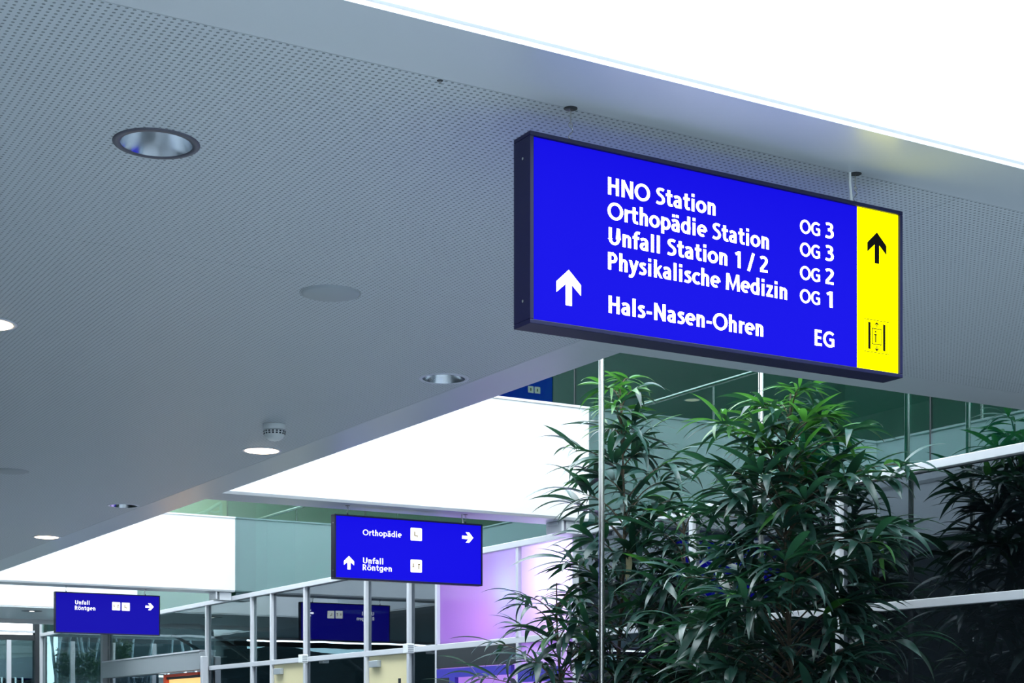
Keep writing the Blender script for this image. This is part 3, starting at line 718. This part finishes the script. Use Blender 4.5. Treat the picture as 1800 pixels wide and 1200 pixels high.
# small bare fixing in the ceiling
fx, fy = on_z(773.5,141.5,CZ)
t = thing('ceiling_fixing', 'tiny bare metal fixing in the perforated ceiling, above left of the big sign', 'fixing', (fx, fy, CZ))
MB().tube([(fx,fy,CZ),(fx,fy,CZ-.008)], .0035, 8).build('bolt', M_STEEL, t); MB().lathe((fx,fy,CZ), [(0,-.001),(.009,-.001),(.009,0)], 14).build('washer', M_DARK, t)
# smoke detector
sx, sy = on_z(482.5,745.5,CZ)
t = thing('smoke_detector', 'white domed smoke detector on the ceiling above a glowing downlight', 'smoke detector', (sx, sy, CZ))
MB().lathe((sx,sy,CZ), [(0,0),(.066,0),(.067,-.006),(.067,-.028),(.063,-.034)], 40).build('base', M_PLAST, t)
MB().lathe((sx,sy,CZ), [(.058,-.034),(.065,-.038),(.065,-.050),(.060,-.066),(.048,-.084),(.030,-.096),(.0,-.100)], 40).build('dome', M_PLAST, t)
for k in range(18):
    a = 2*math.pi*k/18; r = .0655
    for zc, rr in ((-.046,.0655),(-.058,.0635)):
        q = MB(); ca, sa = math.cos(a), math.sin(a)
        q.add([(sx+(rr+o)*ca-s*sa*.006, sy+(rr+o)*sa+s*ca*.006, CZ+zc+h) for o in (-.004,.0008) for s in (-1,1) for h in (-.004,.004)],
              [(0,1,3,2),(4,6,7,5),(0,4,5,1),(2,3,7,6),(0,2,6,4),(1,5,7,3)])
        q.build('vent_slot', M_DARK, t)
# far bridge lamp
fx, fy = on_z(56,1073.5,CZ)
t = thing('downlight', 'small dim downlight under the farthest bridge, left of the farthest sign', 'ceiling light', (fx, fy, CZ), 'recessed downlights')
MB().lathe((fx,fy,CZ), [(0,-.004),(.15,-.004),(.16,0)], 32).build('trim_ring', M_RING, t); MB().disc((fx,fy,CZ-.006), .04, 20).build('lamp_glass', M_LAMPC, t)
# upper storey lamps, seen mirrored
for i, (px, py) in enumerate(((1218,703),)):
    r = ray(px); d = UZ*FPX/(HY-py); X = 2*XW - r[0]*d; Y = r[1]*d
    if X < XL+.3: X = XL+.6
    t = thing('downlight', ['round warm downlight of the upper storey, mirrored in the green glass', 'farther downlight of the upper storey, mirrored above the first tree', 'upper storey downlight mirrored near the second tree'][i], 'ceiling light', (X, Y, UZ), 'upper storey downlights')
    MB().lathe((X,Y,UZ), [(.13,-.004),(.15,-.004),(.155,0)], 32).build('trim_ring', M_RINGW, t); MB().disc((X,Y,UZ-.003), .13, 32).build('diffuser', M_LAMPU, t)

# ------------------------------------------------------------------ steel poles
for i, (px, X) in enumerate(((1057.5, 6.05), (1338, 7.09))):
    Y, _ = on_x(px, 800, X)
    t = thing('steel_pole', ['polished steel pole in front of the left potted tree', 'polished steel pole behind the right potted tree'][i], 'pole', (X, Y, -EYE), 'steel poles beside the glazed wall')
    MB().tube([(X,Y,-EYE),(X,Y,5.3)], .0195, 20).build('shaft', M_STEEL, t)
    MB().lathe((X,Y,-EYE), [(0,.012),(.07,.012),(.075,0)], 24).build('foot_plate', M_STEEL, t)
    MB().tube([(X,Y,2.76 if i == 0 else 2.9),(X-.10,Y+.02,3.02),(X-.26,Y+.05,3.45)], .008, 8).build('brace', M_STEEL, t)

# ------------------------------------------------------------------ potted trees with long drooping leaves
def leaf_mesh(name, L, W, droop, m, fold=.25):
    n = 9; vs = []; fs = []; x = z = 0.0; ang = random.uniform(.25,.55)
    for i in range(n+1):
        t = i/n; w = W*(math.sin(math.pi*min(1, t*1.02)**.82)**.85 if 0 < t < 1 else .02)*.5
        vs += [(x, -w, z+w*fold), (x, 0, z), (x, w, z+w*fold)]
        a = ang - droop*t; x += L/n*math.cos(a); z += L/n*math.sin(a)
    for i in range(n):
        for k in (0,1): fs.append((i*3+k, i*3+k+1, (i+1)*3+k+1, (i+1)*3+k))
    me = bpy.data.meshes.new(name); me.from_pydata(vs, [], fs); me.update()
    for p in me.polygons: p.use_smooth = True
    me.materials.append(m); return me
def leafset(m, tag): return [leaf_mesh('leaf', random.uniform(.24,.38), random.uniform(.035,.050), random.uniform(.6,1.7), m) for _ in range(10)]
LM = leafset(M_LEAF, 'm'); LY = leafset(M_YOUNG, 'y')
DEADM = [leaf_mesh('leaf', .17, .03, .5, M_DEAD)]
def tree(label, px, X, ztop, prof, n_sh, lps, seed, extra=(), youngfrac=.0, dead=0, pot=.28, young=(.55,.16)):
    rnd = random.Random(seed)
    Y, _ = on_x(px, 800, X)
    t = thing('potted_tree', label, 'potted plant', (X, Y, -EYE), 'slender trees with long leaves')
    MB().lathe((X,Y,-EYE), [(0,0),(pot*.8,0),(pot,.5),(pot*.93,.5),(pot*.93,.44),(0,.44)], 28).build('planter', M_POT, t)
    MB().disc((X,Y,-EYE+.455), pot*.93, 24).build('soil', M_SOIL, t)
    stem = MB(); base = Vector((X,Y,-EYE+.45)); top = Vector((X,Y,ztop))
    def trunk(z):
        return Vector((X+.035*math.sin(z*2.3+seed), Y+.035*math.cos(z*1.9+seed), z))
    zs = [-EYE+.44 + (ztop-.06+EYE-.44)*k/16 for k in range(17)]
    stem.tube([trunk(z) for z in zs], [.021-.016*k/16 for k in range(17)], 8)
    def rad(z):
        for (za, ra), (zb, rb) in zip(prof, prof[1:]):
            if zb <= z <= za: return rb + (ra-rb)*(z-zb)/(za-zb)
        return prof[-1][1]
    shoots = []
    zlow = -.35
    for i in range(n_sh):
        z = ztop - .02 - (ztop-zlow)*((i+.5)/n_sh)**.92
        az = i*2.399 + rnd.uniform(-.5,.5)
        r = rad(z)*rnd.uniform(.45,1.08)
        shoots.append((z-.28*min(1,r/.4), az, r, z))
    for e in extra: shoots.append(e)
    leaves = []
    for zb, az, r, zt in shoots:
        p0 = trunk(zb); out = Vector((math.cos(az), math.sin(az), 0))
        p3 = Vector((X,Y,0)) + out*r; p3.z = zt + rnd.uniform(-.05,.05)
        if p3.x > XW-.28: p3.x = XW-.28
        mid = (p0+p3)/2 + Vector((0,0,.06+.15*r))
        def bz(s): return p0*(1-s)**2 + mid*2*s*(1-s) + p3*s*s
        stem.tube([bz(k/6) for k in range(7)], [.007-.0008*k for k in range(7)], 5)
        nl = max(6, int(lps*(.7+.6*rnd.random())))
        for j in range(nl):
            s = 1 - (j/nl)**1.25*min(.8, .35+.3/max(r,.15)*.3)
            p = bz(s); ta = (bz(min(1,s+.02))-bz(s-.02)).normalized()
            la = math.atan2(ta.y, ta.x) + (j % 2*2-1)*rnd.uniform(.35,1.5)*(.5 if j < 2 else 1) + (rnd.uniform(-3.1,3.1) if r < .12 or j > nl*.6 else 0)
            pit = rnd.uniform(-.55,.35) - .35*max(0,(1.4-p.z))*.4
            if j < 2: pit += .35
            pit = min(pit, .12 if p.z > ztop-.2 else .4)
            leaves.append((p, la, pit, rnd.uniform(-.5,.5), rnd))
    stem.build('stem', M_BARK, t)
    po = org(t); cnt = 0
    cx, cy = 0, 0
    order = []
    for (p, la, pit, ro, _) in leaves:
        sc = rnd.uniform(.8,1.12)*(.8 if p.z > ztop-.25 else (1.0 if p.z > ztop-.6 else 1.2))
        ym = young[0] if p.z > ztop-.30 else (young[1] if p.z > ztop-.6 else .025)
        me = rnd.choice(LY if rnd.random() < ym+youngfrac else LM)
        tip = p + Vector((math.cos(la), math.sin(la), 0))*.46
        if tip.x > XW-.03: la = math.pi - la
        if p.x > XW-.08: continue
        Mx = Matrix.Translation(Vector((p.x, p.y, p.z+EYE))-po) @ Matrix.Rotation(la, 4, 'Z') @ Matrix.Rotation(-pit, 4, 'Y') @ Matrix.Rotation(ro, 4, 'X') @ Matrix.Scale(sc, 4)
        # nearer to the hall and higher = shows larger
        vis = (p.z > -.15)*10 + (-(p.x-X)*FX - (p.y-Y)*FY)*1.0 + rnd.random()*.3 + (p.z > ztop-.7)*.6
        order.append((vis, me, Mx))
    order.sort(key=lambda q: -q[0])
    for k, (v, me, Mx) in enumerate(order[:298]):
        o = bpy.data.objects.new('leaf', me); COL.objects.link(o); o.parent = t; o.matrix_basis = Mx
    for mm, pick in ((M_LEAF, LM), (M_YOUNG, LY)):
        mb = MB()
        for v, me, Mx in order[298:]:
            if me not in pick: continue
            q = [Mx @ vv.co + po for vv in me.vertices]
            mb.add([(c.x, c.y, c.z-EYE) for c in q], [tuple(p.vertices) for p in me.polygons], True)
        if mb.f: mb.build('foliage', mm, t, kind='stuff')
    for k in range(dead):
        p = trunk(1.28-.03*k) + Vector((-.06*FX - .03*k, -.12, 0))
        o = bpy.data.objects.new('leaf', DEADM[0]); COL.objects.link(o); o.parent = t
        o.matrix_basis = Matrix.Translation(Vector((p.x,p.y,p.z+EYE))-po) @ Matrix.Rotation(4.2+k*.4, 4, 'Z') @ Matrix.Rotation(1.45, 4, 'Y')
        o['label'] = 'withered pale yellow leaf hanging down'
    return t
tree('left potted tree with a bright green thin crown, behind the front steel pole', 1092, 6.80, 2.60,
     [(2.7,.03),(2.4,.14),(2.15,.32),(1.8,.38),(1.3,.42),(.8,.50),(-.5,.5)], 68, 13, 5, dead=3)
tree('right potted tree, the fullest, dark drooping leaves close to the glazed wall', 1388, 6.72, 2.18,
     [(2.3,.04),(2.1,.24),(1.9,.42),(1.6,.50),(1.2,.60),(.7,.66),(-.5,.66)], 100, 17, 9, extra=[(1.35,-.62,.72,1.62),(1.3,-.75,.62,1.5),(1.05,-.5,.66,1.2)])
tree('low potted tree at the left of the group, branches reaching over the glowing panes', 985, 6.35, 1.12,
     [(1.3,.05),(1.05,.35),(.8,.42),(.4,.62),(-.5,.62)], 30, 11, 3, young=(.06,.04))
tree('shorter potted tree between the left and the right one', 1205, 6.9, 1.62,
     [(1.8,.04),(1.5,.2),(1.1,.36),(.7,.42),(-.5,.45)], 42, 14, 14, young=(.15,.08))
